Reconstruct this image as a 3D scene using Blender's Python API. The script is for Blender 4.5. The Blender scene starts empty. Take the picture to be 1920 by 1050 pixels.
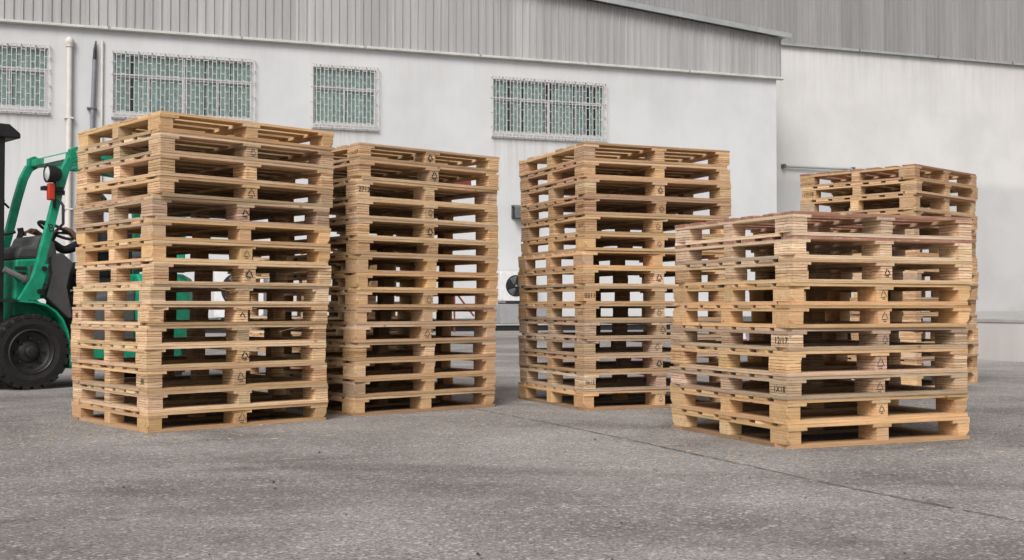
import bpy, bmesh, math, random
from mathutils import Vector, Matrix
random.seed(7)
R = math.radians
scene = bpy.context.scene
col = scene.collection

# ------------------------------------------------------------------ camera, sky, sun, exposure
cam_data = bpy.data.cameras.new('camera')
cam_data.sensor_width = 36.0
cam_data.lens = 40.795
cam_data.clip_end = 2000
cam = bpy.data.objects.new('camera', cam_data)
col.objects.link(cam)
cam.location = (0, 0, 0.724)
cam.rotation_euler = (R(90 + 1.3166), 0, 0)
scene.camera = cam

SUN_EL, SUN_AZ = 44.0, 196.0          # overcast: a wide soft sun high behind the camera's left shoulder
world = bpy.data.worlds.new('World')
scene.world = world
world.use_nodes = True
wn = world.node_tree
wn.nodes.clear()
wo = wn.nodes.new('ShaderNodeOutputWorld')
wb = wn.nodes.new('ShaderNodeBackground')
wh = wn.nodes.new('ShaderNodeHueSaturation')
ws = wn.nodes.new('ShaderNodeTexSky')
ws.sky_type = 'NISHITA'
ws.sun_disc = False
ws.sun_elevation = R(SUN_EL)
ws.sun_rotation = R(SUN_AZ)
ws.dust_density = 4.0
ws.air_density = 1.0
wh.inputs['Saturation'].default_value = 0.16     # cloud cover: nearly neutral skylight
wb.inputs['Strength'].default_value = 0.085
wn.links.new(ws.outputs[0], wh.inputs['Color'])
wn.links.new(wh.outputs[0], wb.inputs['Color'])
wn.links.new(wb.outputs[0], wo.inputs['Surface'])

sd = bpy.data.lights.new('sun', 'SUN')
sd.energy = 1.5
sd.angle = R(28)
sd.color = (1.0, 0.965, 0.92)
sun = bpy.data.objects.new('sun', sd)
col.objects.link(sun)
az = R(SUN_AZ)
to_sun = Vector((math.sin(az) * math.cos(R(SUN_EL)), math.cos(az) * math.cos(R(SUN_EL)), math.sin(R(SUN_EL))))
sun.rotation_euler = to_sun.to_track_quat('Z', 'Y').to_euler()
sun.location = (-6, -6, 14)

scene.view_settings.view_transform = 'Standard'
scene.view_settings.look = 'None'
scene.view_settings.gamma = 1
scene.cycles.diffuse_bounces = 2
scene.view_settings.exposure = 0.58

# ------------------------------------------------------------------ small helpers
def tag(o, label=None, cat=None, group=None, kind=None):
    if label: o['label'] = label
    if cat: o['category'] = cat
    if group: o['group'] = group
    if kind: o['kind'] = kind
    return o

def empty(name, loc=(0, 0, 0), rz=0.0, parent=None):
    o = bpy.data.objects.new(name, None)
    o.empty_display_size = 0.1
    col.objects.link(o)
    o.location = loc
    o.rotation_euler = (0, 0, rz)
    o.parent = parent
    return o

def link(name, me, parent=None, loc=(0, 0, 0), rot=(0, 0, 0)):
    o = bpy.data.objects.new(name, me)
    col.objects.link(o)
    o.parent = parent
    o.location = loc
    o.rotation_euler = rot
    return o

class MB:
    def __init__(s): s.v, s.f, s.m = [], [], []
    def face(s, idx, mi=0): s.f.append(tuple(idx)); s.m.append(mi)
    def quad(s, a, b, c, d, mi=0):
        n = len(s.v); s.v += [tuple(a), tuple(b), tuple(c), tuple(d)]; s.face((n, n+1, n+2, n+3), mi)
    def box(s, x0, x1, y0, y1, z0, z1, mi=0, mat=None):
        n = len(s.v)
        vs = [(x, y, z) for z in (z0, z1) for y in (y0, y1) for x in (x0, x1)]
        if mat is not None: vs = [tuple(mat @ Vector(v)) for v in vs]
        s.v += vs
        for f in ((0, 2, 3, 1), (4, 5, 7, 6), (0, 1, 5, 4), (2, 6, 7, 3), (0, 4, 6, 2), (1, 3, 7, 5)):
            s.face([n + i for i in f], mi)
    def sweep(s, pts, ring, side, mi=0, closed=False, scale=None):
        """ring: 2-D offsets (a along side, b along side x tangent)"""
        pts = [Vector(p) for p in pts]; k = len(ring); n0 = len(s.v); N = len(pts)
        for i, p in enumerate(pts):
            if closed: t = pts[(i+1) % N] - pts[i-1]
            else: t = pts[min(i+1, N-1)] - pts[max(i-1, 0)]
            t.normalize()
            sd_ = Vector(side[i] if isinstance(side, list) else side)
            sd_ = (sd_ - t * sd_.dot(t)).normalized()
            nn = sd_.cross(t)
            m = 1.0
            if not closed and 0 < i < N-1:
                a = (pts[i]-pts[i-1]).normalized(); m = 1/max(.5, a.dot(t))
            sc = scale[i] if scale else 1.0
            for (a, b) in ring: s.v.append(tuple(p + sd_*a*sc + nn*b*m*sc))
        for i in range(N if closed else N-1):
            j = (i+1) % N
            for q in range(k):
                r = (q+1) % k
                s.face((n0+i*k+q, n0+i*k+r, n0+j*k+r, n0+j*k+q), mi)
        if not closed:
            s.face([n0+q for q in range(k)][::-1], mi)
            s.face([n0+(N-1)*k+q for q in range(k)], mi)
    def bar(s, pts, w, h, side=(0, 1, 0), mi=0):
        s.sweep(pts, [(-w/2, -h/2), (w/2, -h/2), (w/2, h/2), (-w/2, h/2)], side, mi)
    def tube(s, pts, r, n=10, side=None, mi=0, closed=False, scale=None):
        if side is None:
            t = (Vector(pts[1]) - Vector(pts[0])).normalized()
            side = (0, 1, 0) if abs(t.y) < .9 else (1, 0, 0)
        s.sweep(pts, [(r*math.cos(2*math.pi*q/n), r*math.sin(2*math.pi*q/n)) for q in range(n)], side, mi, closed, scale)
    def lathe(s, prof, n=32, c=(0, 0, 0), axis='y', mi=0):
        n0 = len(s.v); k = len(prof)
        for i in range(n):
            a = 2*math.pi*i/n
            for (r, h) in prof:
                if axis == 'y': s.v.append((c[0]+r*math.cos(a), c[1]+h, c[2]+r*math.sin(a)))
                else: s.v.append((c[0]+r*math.cos(a), c[1]+r*math.sin(a), c[2]+h))
        for i in range(n):
            j = (i+1) % n
            for q in range(k-1):
                f = (n0+i*k+q, n0+i*k+q+1, n0+j*k+q+1, n0+j*k+q)
                s.face(f, mi)
    def prism(s, poly, y0, y1, mi=0):
        """polygon in x,z extruded along y"""
        n = len(s.v); k = len(poly)
        s.v += [(x, y0, z) for x, z in poly] + [(x, y1, z) for x, z in poly]
        s.face(range(n, n+k), mi); s.face(range(n+2*k-1, n+k-1, -1), mi)
        for q in range(k):
            r = (q+1) % k
            s.face((n+q, n+k+q, n+k+r, n+r), mi)
    def mesh(s, name, mats, smooth=False):
        me = bpy.data.meshes.new(name)
        me.from_pydata(s.v, [], s.f)
        if not isinstance(mats, (list, tuple)): mats = [mats]
        for m in mats: me.materials.append(m)
        me.polygons.foreach_set('material_index', s.m)
        bm = bmesh.new(); bm.from_mesh(me)
        bmesh.ops.recalc_face_normals(bm, faces=bm.faces)
        bm.to_mesh(me); bm.free()
        if smooth:
            me.polygons.foreach_set('use_smooth', [True]*len(me.polygons))
            try: me.set_sharp_from_angle(angle=R(38))
            except Exception: pass
        me.update()
        return me
    def build(s, name, mats, parent=None, smooth=False, bevel=0.0, loc=(0, 0, 0), rot=(0, 0, 0)):
        o = link(name, s.mesh(name, mats, smooth), parent, loc, rot)
        if bevel:
            b = o.modifiers.new('bevel', 'BEVEL'); b.width = bevel; b.segments = 2; b.limit_method = 'ANGLE'
            b.angle_limit = R(40)
        return o

# ------------------------------------------------------------------ material helpers
class NT:
    def __init__(s, name):
        s.mat = bpy.data.materials.new(name); s.mat.use_nodes = True
        s.t = s.mat.node_tree; s.n = s.t.nodes
        s.b = s.n['Principled BSDF']
    def add(s, kind, **kw):
        nd = s.n.new(kind)
        for k, v in kw.items():
            if k == 'op': nd.operation = v
            elif k == 'ins':
                for i, x in v.items():
                    if isinstance(x, bpy.types.NodeSocket): s.t.links.new(x, nd.inputs[i])
                    else: nd.inputs[i].default_value = x
            else: setattr(nd, k, v)
        return nd
    def math(s, op, a, b=0.0, c=0.0, clamp=False):
        nd = s.add('ShaderNodeMath', op=op, ins={0: a, 1: b, 2: c}); nd.use_clamp = clamp
        return nd.outputs[0]
    def vmul(s, v, k): return s.add('ShaderNodeVectorMath', op='MULTIPLY', ins={0: v, 1: k}).outputs[0]
    def vadd(s, v, k): return s.add('ShaderNodeVectorMath', op='ADD', ins={0: v, 1: k}).outputs[0]
    def noise(s, vec, scale, detail=4, rough=.55, dist=0.0):
        return s.add('ShaderNodeTexNoise', ins={'Vector': vec, 'Scale': scale, 'Detail': detail, 'Roughness': rough, 'Distortion': dist}).outputs['Fac']
    def ramp(s, fac, stops, interp='LINEAR'):
        nd = s.add('ShaderNodeValToRGB', ins={0: fac}); cr = nd.color_ramp; cr.interpolation = interp
        while len(cr.elements) < len(stops): cr.elements.new(.5)
        for e, (p, c) in zip(cr.elements, stops):
            e.position = p; e.color = (c, c, c, 1) if isinstance(c, (int, float)) else (*c, 1)
        return nd.outputs[0]
    def mix(s, fac, a, b, mode='MIX'):
        nd = s.add('ShaderNodeMix', data_type='RGBA', blend_type=mode)
        for i, x in ((0, fac), (6, a), (7, b)):
            if isinstance(x, bpy.types.NodeSocket): s.t.links.new(x, nd.inputs[i])
            else: nd.inputs[i].default_value = (*x, 1) if isinstance(x, tuple) and len(x) == 3 else x
        return nd.outputs[2]
    def bump(s, h, strength=.3, dist=.01):
        nd = s.add('ShaderNodeBump', ins={'Height': h, 'Strength': strength, 'Distance': dist})
        s.t.links.new(nd.outputs[0], s.b.inputs['Normal'])
    def set(s, **kw):
        for k, x in kw.items():
            k = {'base': 'Base Color', 'rough': 'Roughness', 'metal': 'Metallic', 'spec': 'Specular IOR Level'}.get(k, k)
            if isinstance(x, bpy.types.NodeSocket): s.t.links.new(x, s.b.inputs[k])
            else: s.b.inputs[k].default_value = (*x, 1) if isinstance(x, tuple) and len(x) == 3 else x
        return s.mat

def mottled(name, c, rough=.6, var=.25, scale=6.0, metal=0.0, bump=0.0, spec=.5):
    m = NT(name); co = m.add('ShaderNodeTexCoord').outputs['Object']
    f = m.noise(co, scale, 6, .65)
    lo = tuple(x*(1-var) for x in c); hi = tuple(min(1, x*(1+var*.6)) for x in c)
    base = m.ramp(f, [(.3, lo), (.7, hi)])
    rr = m.ramp(m.noise(co, scale*3, 4), [(.3, max(0, rough-.1)), (.7, min(1, rough+.12))])
    if bump: m.bump(m.noise(co, scale*12, 4), bump, .004)
    return m.set(base=base, rough=rr, metal=metal, spec=spec)

def wood_material(name, red_film=False):
    m = NT(name)
    oi = m.add('ShaderNodeObjectInfo'); rnd = oi.outputs['Random']
    co = m.add('ShaderNodeTexCoord').outputs['Object']
    off = m.add('ShaderNodeCombineXYZ', ins={0: m.math('MULTIPLY', rnd, 37.0), 1: m.math('MULTIPLY', rnd, 91.0), 2: m.math('MULTIPLY', rnd, 13.0)}).outputs[0]
    c2 = m.vadd(co, off)
    z = m.add('ShaderNodeSeparateXYZ', ins={0: co}).outputs[2]
    # grain along the local x axis
    g = m.noise(m.vmul(c2, (3.0, 60.0, 60.0)), 1.0, 5, .62, .6)
    g2 = m.noise(m.vmul(c2, (1.5, 16.0, 22.0)), 1.0, 4, .6, .8)
    blotch = m.noise(c2, 5.5, 4, .6)
    # thin glued layers, shown on the edges (strength in the object's colour alpha)
    wob = m.noise(m.vmul(c2, (7.0, 7.0, 30.0)), 1.0, 3, .6)
    L = m.math('ADD', m.math('MULTIPLY', z, 66.0), m.math('ADD', m.math('MULTIPLY', rnd, 17.0), m.math('MULTIPLY', wob, 1.1)))
    fr = m.math('FRACT', L)
    tone = m.add('ShaderNodeTexWhiteNoise', noise_dimensions='1D', ins={'W': m.math('ADD', m.math('FLOOR', L), m.math('MULTIPLY', rnd, 53.0))}).outputs['Value']
    brk = m.noise(m.vmul(c2, (11.0, 11.0, 60.0)), 1.0, 3, .6)
    line = m.math('MULTIPLY', m.ramp(fr, [(0.0, 1.0), (.17, 1.0), (.27, 0.0), (.52, 0.0), (.57, .38), (.63, 0.0), (1, 0)]), m.ramp(brk, [(.34, 0.12), (.48, 1.0)]))
    ply = oi.outputs['Alpha']
    geo = m.add('ShaderNodeNewGeometry').outputs['Normal']
    nz = m.math('ABSOLUTE', m.add('ShaderNodeSeparateXYZ', ins={0: geo}).outputs[2])
    edge = m.math('MULTIPLY', m.math('LESS_THAN', nz, .5), ply)
    base = oi.outputs['Color']
    base = m.mix(m.ramp(g2, [(.35, .5), (.62, 0.0)]), base, m.mix(1.0, base, (.84, .74, .64), 'MULTIPLY'))
    base = m.mix(m.ramp(g, [(.36, .40), (.54, 0.0)]), base, m.mix(1.0, base, (.66, .54, .44), 'MULTIPLY'))
    tcol = m.ramp(tone, [(0, (.74, .66, .60)), (.35, (.95, .92, .89)), (.7, (1.04, 1.03, 1.02)), (1, (1.14, 1.16, 1.2))])
    base = m.mix(edge, base, m.mix(1.0, base, tcol, 'MULTIPLY'))
    base = m.mix(m.math('MULTIPLY', edge, m.math('MULTIPLY', line, .92)), base, m.mix(1.0, base, (.24, .16, .115), 'MULTIPLY'))
    base = m.mix(m.ramp(blotch, [(.54, 0.0), (.78, .40)]), base, m.mix(1.0, base, (.72, .66, .60), 'MULTIPLY'))
    # knots and dark nail stains
    vor = m.add('ShaderNodeTexVoronoi', feature='F1', ins={'Vector': m.vmul(c2, (5.0, 9.0, 9.0)), 'Scale': 1.0}).outputs['Distance']
    base = m.mix(m.ramp(vor, [(.035, .75), (.085, 0.0)]), base, m.mix(1.0, base, (.35, .22, .14), 'MULTIPLY'))
    tone_o = m.math('ADD', .86, m.math('MULTIPLY', m.math('FRACT', m.math('MULTIPLY', rnd, 7.31)), .26))
    base = m.mix(1.0, base, m.add('ShaderNodeCombineColor', ins={0: tone_o, 1: tone_o, 2: tone_o}).outputs[0], 'MULTIPLY')
    if red_film:
        red = m.ramp(blotch, [(.3, (.30, .135, .10)), (.72, (.42, .215, .165))])
        worn = m.ramp(m.noise(m.vmul(c2, (9, 60, 40)), 1.0, 4, .7), [(.56, 0.0), (.66, .8)])
        base = m.mix(worn, red, base)
    m.bump(m.math('ADD', g, m.math('MULTIPLY', line, -1.2)), .35, .003)
    return m.set(base=base, rough=.78, spec=.22)

M = {}
M['wood'] = wood_material('pallet_wood')
M['red_film'] = wood_material('red_film_faced_plywood', True)
M['ink'] = mottled('stamp_ink', (.022, .019, .017), .8, .35, 60)
M['faded_ink'] = mottled('faded_stamp_ink', (.10, .07, .05), .85, .4, 60)

def ground_material():
    m = NT('worn_asphalt_concrete'); co = m.add('ShaderNodeTexCoord').outputs['Object']
    big = m.noise(co, .22, 5, .6, .4)
    mid = m.noise(m.vadd(co, (11, 4, 0)), 1.3, 5, .65, .3)
    base = m.ramp(m.math('ADD', m.math('MULTIPLY', big, .6), m.math('MULTIPLY', mid, .4)), [(.38, (.195, .179, .167)), (.50, (.315, .292, .274)), (.62, (.435, .407, .384))])
    a = m.noise(co, 95, 3, .72)
    b = m.noise(m.vadd(co, (3, 7, 1)), 26, 5, .7)
    base = m.mix(m.ramp(a, [(.42, .8), (.55, 0.0)]), base, m.mix(1.0, base, (.40, .39, .40), 'MULTIPLY'))
    base = m.mix(m.ramp(b, [(.56, 0.0), (.72, .36)]), base, (.60, .565, .535))
    vor = m.add('ShaderNodeTexVoronoi', feature='F1', ins={'Vector': co, 'Scale': 85.0})
    peb = m.add('ShaderNodeSeparateColor', ins={0: vor.outputs['Color']}).outputs[0]
    base = m.mix(m.ramp(peb, [(.78, 0.0), (.9, .55)]), base, m.mix(1.0, base, (.42, .42, .44), 'MULTIPLY'))
    base = m.mix(m.ramp(peb, [(.05, .5), (.12, 0.0)]), base, (.64, .61, .58))
    st = m.noise(m.vmul(m.vadd(co, (40, 9, 0)), (.45, .9, 1)), 1.0, 6, .62, 1.2)
    base = m.mix(m.ramp(st, [(.50, 0.0), (.66, .75)]), base, m.mix(1.0, base, (.60, .575, .56), 'MULTIPLY'))
    oil = m.noise(m.vadd(co, (7, 31, 0)), 2.4, 3, .5, .5)
    base = m.mix(m.ramp(oil, [(.66, 0.0), (.74, .55)]), base, m.mix(1.0, base, (.45, .43, .42), 'MULTIPLY'))
    h = m.math('ADD', m.math('MULTIPLY', a, .8), m.math('MULTIPLY', vor.outputs['Distance'], -.6))
    m.bump(h, .45, .005)
    return m.set(base=base, rough=.86, spec=.3)

def plaster(name, c, streak=(.55, .53, .51), amount=.5, top=None, runs=None):
    m = NT(name); co = m.add('ShaderNodeTexCoord').outputs['Object']
    base = m.ramp(m.noise(co, .42, 6, .62), [(.3, tuple(x*.87 for x in c)), (.58, c), (.7, tuple(x*1.02 for x in c))])
    s1 = m.noise(m.vmul(co, (1.3, 1.3, .16)), 1.0, 5, .65)
    s2 = m.noise(m.vmul(co, (4.2, 4.2, .30)), 1.0, 7, .7, .5)
    z = m.add('ShaderNodeSeparateXYZ', ins={0: co}).outputs[2]
    base = m.mix(m.math('MULTIPLY', m.ramp(s1, [(.53, 0.0), (.76, .55)]), amount), base, streak)
    base = m.mix(m.math('MULTIPLY', m.ramp(s2, [(.60, 0.0), (.75, .6)]), amount*.7), base, streak)
    if top:   # run-off streaks below the metal cladding
        d = m.math('SUBTRACT', top, z)
        fall = m.math('MULTIPLY', m.ramp(m.math('MULTIPLY', d, .35), [(0, 1.0), (.25, .45), (1, 0.0)]), m.ramp(s2, [(.45, 0.0), (.62, .7)]))
        base = m.mix(m.math('MULTIPLY', fall, amount), base, (.33, .30, .30))
    if runs:  # rusty run-off below the window sills
        x = m.add('ShaderNodeSeparateXYZ', ins={0: co}).outputs[0]
        s3 = m.noise(m.vmul(co, (7.0, 7.0, .25)), 1.0, 5, .65, .4)
        for (a_, b_) in runs:
            inside = m.math('MULTIPLY', m.math('GREATER_THAN', x, a_), m.math('LESS_THAN', x, b_))
            dz = m.math('SUBTRACT', 5.98, z)
            below = m.math('MULTIPLY', m.math('GREATER_THAN', dz, 0.0), m.ramp(m.math('MULTIPLY', dz, .45), [(0, .8), (.4, .35), (1, 0.0)]))
            base = m.mix(m.math('MULTIPLY', m.math('MULTIPLY', inside, below), m.ramp(s3, [(.46, 0.0), (.66, .75)])), base, (.40, .36, .33))
    spl = m.ramp(z, [(.0, .5), (.9, 0.0)])
    base = m.mix(m.math('MULTIPLY', spl, m.ramp(s1, [(.3, .3), (.7, 1.0)])), base, (.36, .34, .32))
    m.bump(m.noise(co, 30, 4), .12, .004)
    return m.set(base=base, rough=.82, spec=.25), m

WIN_S = [(22.9, 26.8), (17.4, 21.3), (13.75, 15.7), (6.3, 10.15)]
M['ground'] = ground_material()
M['wall'], _ = plaster('white_painted_plaster', (.605, .607, .612), amount=.17, top=8.45, runs=WIN_S)
mr, ntr = plaster('white_and_grey_painted_plaster', (.635, .623, .607), amount=.45, top=10.4)
# lower part of the right wall is painted a cooler grey
zz = ntr.add('ShaderNodeSeparateXYZ', ins={0: ntr.add('ShaderNodeTexCoord').outputs['Object']}).outputs[2]
lk = [l for l in ntr.t.links if l.to_socket == ntr.b.inputs['Base Color']][0].from_socket
edge_n = ntr.math('ADD', zz, ntr.math('MULTIPLY', ntr.noise(ntr.add('ShaderNodeTexCoord').outputs['Object'], .8, 4), .12))
ntr.t.links.new(ntr.mix(ntr.ramp(ntr.math('MULTIPLY', edge_n, .1), [(.535, 1.0), (.572, 0.0)]), lk, ntr.mix(1.0, lk, (.83, .842, .86), 'MULTIPLY')), ntr.b.inputs['Base Color'])
M['wall_right'] = mr

def siding_material(name, k):
    m = NT(name); oi = m.add('ShaderNodeObjectInfo'); rnd = oi.outputs['Random']
    co = m.add('ShaderNodeTexCoord').outputs['Object']
    s1 = m.noise(m.vmul(co, (7.0, 7.0, .25)), 1.0, 5, .65)
    s2 = m.noise(co, 1.2, 4, .6)
    base = m.ramp(s1, [(.25, (.34, .333, .331)), (.55, (.415, .407, .408)), (.8, (.49, .482, .485))])
    base = m.mix(m.ramp(s2, [(.6, 0.0), (.8, .35)]), base, (.40, .385, .37))
    t = m.math('ADD', .91*k, m.math('MULTIPLY', rnd, .18*k))
    base = m.mix(1.0, base, m.add('ShaderNodeCombineColor', ins={0: t, 1: t, 2: t}).outputs[0], 'MULTIPLY')
    return m.set(base=base, rough=.55, metal=.08, spec=.4)
M['siding'] = siding_material('grey_metal_cladding', .97)
M['siding_dark'] = siding_material('darker_grey_metal_cladding', .72)
M['trim'] = mottled('cream_flashing', (.55, .54, .51), .55, .2, 3)
M['rake'] = mottled('grey_green_flashing', (.33, .345, .34), .5, .2, 3)
M['white'] = mottled('white_enamel', (.72, .72, .72), .45, .12, 5)
M['frame'] = mottled('white_window_frame', (.56, .555, .56), .5, .14, 5)
M['grille'] = mottled('white_painted_steel_bar', (.60, .58, .57), .6, .2, 9)
M['pvc'] = mottled('cream_pipe', (.66, .62, .58), .5, .12, 4)
M['greypipe'] = mottled('grey_blue_pipe', (.23, .235, .265), .5, .2, 4)
M['dark'] = mottled('dark_plastic', (.020, .020, .021), .5, .3, 9)
M['black'] = mottled('black_painted_steel', (.012, .012, .013), .5, .3, 8)
M['room'] = mottled('dim_room_paint', (.10, .10, .10), .9, .2, 1)
M['curtain'] = mottled('sea_green_blind', (.76, .82, .80), .8, .22, 7)
M['curtain_grey'] = mottled('grey_blind', (.62, .66, .66), .8, .22, 7)
M['green'] = mottled('green_vehicle_paint', (.008, .29, .16), .45, .42, 9)
M['rubber'] = mottled('tyre_rubber', (.012, .010, .009), .85, .3, 14, bump=.3)
M['rim'] = mottled('black_rim_paint', (.018, .017, .017), .45, .4, 18)
M['greyplastic'] = mottled('grey_cowl_plastic', (.075, .073, .073), .62, .2, 5, bump=.15)
M['orange'] = mottled('orange_indicator_lens', (.52, .045, .018), .3, .2, 20)
M['lens'] = mottled('lamp_glass', (.62, .62, .60), .25, .15, 20)
M['chrome'] = mottled('worn_steel', (.42, .41, .40), .35, .2, 10, metal=.8)
M['skin'] = mottled('skin', (.20, .095, .06), .55, .15, 12)
M['shirt'] = mottled('dark_work_clothes', (.016, .017, .021), .9, .4, 10)
def camo():
    m = NT('camouflage_cloth'); co = m.add('ShaderNodeTexCoord').outputs['Object']
    f = m.noise(co, 16, 3, .5)
    return m.set(base=m.ramp(f, [(.40, (.03, .035, .02)), (.47, (.10, .10, .055)), (.55, (.19, .16, .11)), (.62, (.05, .045, .035))], 'CONSTANT'), rough=.95, spec=.1)
M['camo'] = camo()
M['red'] = mottled('red_paint', (.20, .03, .03), .55, .3, 8)
M['cone'] = mottled('orange_red_cone_plastic', (.56, .06, .03), .5, .15, 8)
M['concrete'] = plaster('grey_painted_concrete', (.62, .59, .57), amount=.6)[0]
M['concrete_top'] = mottled('concrete_slab', (.40, .385, .37), .85, .25, 1.2, bump=.2)
M['blade'] = mottled('grey_fan_blade', (.16, .165, .17), .3, .2, 9)
M['darkgrey'] = mottled('grey_cement', (.30, .30, .305), .85, .2, 2)
M['darkbase'] = mottled('dark_grey_skirting', (.12, .12, .125), .8, .25, 2)
def glass():
    m = NT('window_glass'); t = m.t
    out = m.n['Material Output']
    tr = m.add('ShaderNodeBsdfTransparent', ins={0: (.88, .935, .92, 1)})
    gl = m.add('ShaderNodeBsdfGlossy', ins={'Roughness': .04, 'Color': (.9, .95, .95, 1)})
    fr = m.add('ShaderNodeFresnel', ins={0: 1.5})
    mx = m.add('ShaderNodeMixShader', ins={0: m.math('MULTIPLY_ADD', fr.outputs[0], .8, .0), 1: tr.outputs[0], 2: gl.outputs[0]})
    t.links.new(mx.outputs[0], out.inputs[0])
    return m.mat
M['glass'] = glass()

# ================================================================== SETTING
g = MB(); g.quad((-400, -60, 0), (400, -60, 0), (400, 500, 0), (-400, 500, 0))
tag(g.build('ground', M['ground']), 'grey worn asphalt concrete yard', kind='structure')

# two expansion joints: narrow ragged filler lines in the slab
def joint(name, pts, w, label):
    mb = MB(); P = [Vector((x, y, .004)) for x, y in pts]; L = []
    for a, b in zip(P, P[1:]):
        k = max(2, int((b-a).length/.05))
        for i in range(k): L.append(a.lerp(b, i/k))
    ring = []
    rr = random.Random(3)
    drift = 0
    for i, p in enumerate(L):
        t = (L[min(i+1, len(L)-1)] - L[max(i-1, 0)]).normalized(); nrm = Vector((-t.y, t.x, 0))
        drift = drift*.85 + rr.uniform(-.004, .004)
        ww = w*rr.uniform(.35, 1.25)
        ring.append((p + nrm*(drift-ww), p + nrm*(drift+ww)))
    for i, (a, b) in enumerate(zip(ring, ring[1:])):
        if rr.random() < .05: continue
        mb.quad(a[0], b[0], b[1], a[1])
    tag(mb.build(name, M['joint']), label, kind='structure')
M['joint'] = mottled('dark_joint_filler', (.055, .050, .046), .95, .4, 30)
joint('expansion_joint', [(-1.6, 10.9), (-.305, 8.312), (.322, 7.021), (1.148, 5.117), (1.355, 4.625), (1.717, 3.908), (2.6, 2.1)], .0045, 'dark ragged expansion joint running across the yard')
joint('expansion_joint', [(3.4, 10.4), (3.862, 9.569), (4.042, 9.18), (5.4, 6.4)], .0045, 'dark joint in the slab behind the short stack')

# ------------------------------------------------------------------ left warehouse
PHI = R(19.15)
C0 = Vector((8.952, 39.166, 0))
bl = empty('warehouse', C0, PHI + math.pi)      # local x: along the wall to the left, local y: out towards the yard
tag(bl, 'white warehouse with grey metal gable cladding and four barred windows', 'building')
def rake(s): return 9.86 + .0945*s if s < 17 else 9.86 + .0945*(34 - s)
WIN = [(22.90, 26.80), (17.39, 21.27), (13.75, 15.70), (6.32, 10.14)]
WZ0, WZ1 = 6.06, 7.83
S_END = 34.0

def wall_with_holes(mb, s0, s1, z0, z1, holes, depth=.16):
    xs = sorted({s0, s1, *[h[0] for h in holes], *[h[1] for h in holes]})
    zs = sorted({z0, z1, *[h[2] for h in holes], *[h[3] for h in holes]})
    for a, b in zip(xs, xs[1:]):
        for c, d in zip(zs, zs[1:]):
            if any(h[0] <= a and b <= h[1] and h[2] <= c and d <= h[3] for h in holes): continue
            mb.quad((a, 0, c), (b, 0, c), (b, 0, d), (a, 0, d))
    for (a, b, c, d) in holes:
        mb.quad((a, 0, c), (b, 0, c), (b, -depth, c), (a, -depth, c)); mb.quad((a, 0, d), (b, 0, d), (b, -depth, d), (a, -depth, d))
        mb.quad((a, 0, c), (a, 0, d), (a, -depth, d), (a, -depth, c)); mb.quad((b, 0, c), (b, 0, d), (b, -depth, d), (b, -depth, c))
mb = MB()
holes = [(a+.03, b-.03, WZ0+.04, WZ1-.03) for a, b in WIN]
wall_with_holes(mb, 0, S_END, 0, 8.46, holes)
mb.quad((0, 0, 0), (0, -2.9, 0), (0, -2.9, 8.46), (0, 0, 8.46))
mb.quad((S_END, 0, 0), (S_END, -2.9, 0), (S_END, -2.9, 8.46), (S_END, 0, 8.46))
mb.build('wall', M['wall'], bl)
mb = MB(); mb.box(.3, S_END-.3, -2.7, -2.6, .02, 8.3); mb.build('inner_wall', M['room'], bl)
mb = MB(); mb.box(-.02, S_END, .004, .035, .2, .40); mb.build('skirting', M['darkbase'], bl)
mb = MB(); mb.box(-.3, S_END+.3, .04, 1.10, 0, .158); mb.build('kerb', M['black'], bl)
mb = MB(); mb.box(-.32, S_END+.3, .04, 1.15, .16, .20); mb.build('kerb_slab', M['concrete_top'], bl, bevel=.01)
# cladding: one ribbed sheet after another
def sheet(parent, s0, s1, zlo, ztop, name='siding_sheet', pitch=.24, rib=.042, y0=.05, mat='siding'):
    mb = MB(); prof = []; n = max(1, round((s1-s0)/pitch)); p = (s1-s0)/n
    for i in range(n):
        x = s0+i*p
        prof += [(x, 0), (x+p*.62, 0), (x+p*.70, rib), (x+p*.86, rib), (x+p*.94, 0)]
    prof.append((s1, 0))
    for (xa, ya), (xb, yb) in zip(prof, prof[1:]):
        mb.quad((xa, y0+ya, zlo), (xb, y0+yb, zlo), (xb, y0+yb, ztop(xb)), (xa, y0+ya, ztop(xa)))
    return mb.build(name, M[mat], parent)
s = -.12
while s < S_END:
    e = min(s+.96, S_END)
    sheet(bl, s+.002, e, 8.50, lambda x: rake(x)-.02, y0=.05+random.uniform(0, .004)); s = e
mb = MB(); mb.box(-.15, -.125, -2.85, .085, 8.5, 9.80); mb.build('corner_flashing', M['rake'], bl)
# cream flashing under the cladding, in lengths
s = -.22; k = 0
while s < S_END:
    e = min(s+3.6, S_END); mb = MB()
    mb.prism([(.0, 8.50), (.0, 8.40), (.16, 8.42), (.16, 8.47), (.09, 8.50)], 0, e-s-.012)
    o = mb.build('flashing', M['trim'], bl); o.matrix_local = Matrix(((0, 1, 0, s), (1, 0, 0, .002), (0, 0, 1, 0), (0, 0, 0, 1)))
    mb = MB(); mb.box(e-.05, e-.01, .10, .175, 8.40, 8.51); mb.build('flashing_clip', M['rake'], bl); s = e
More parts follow.
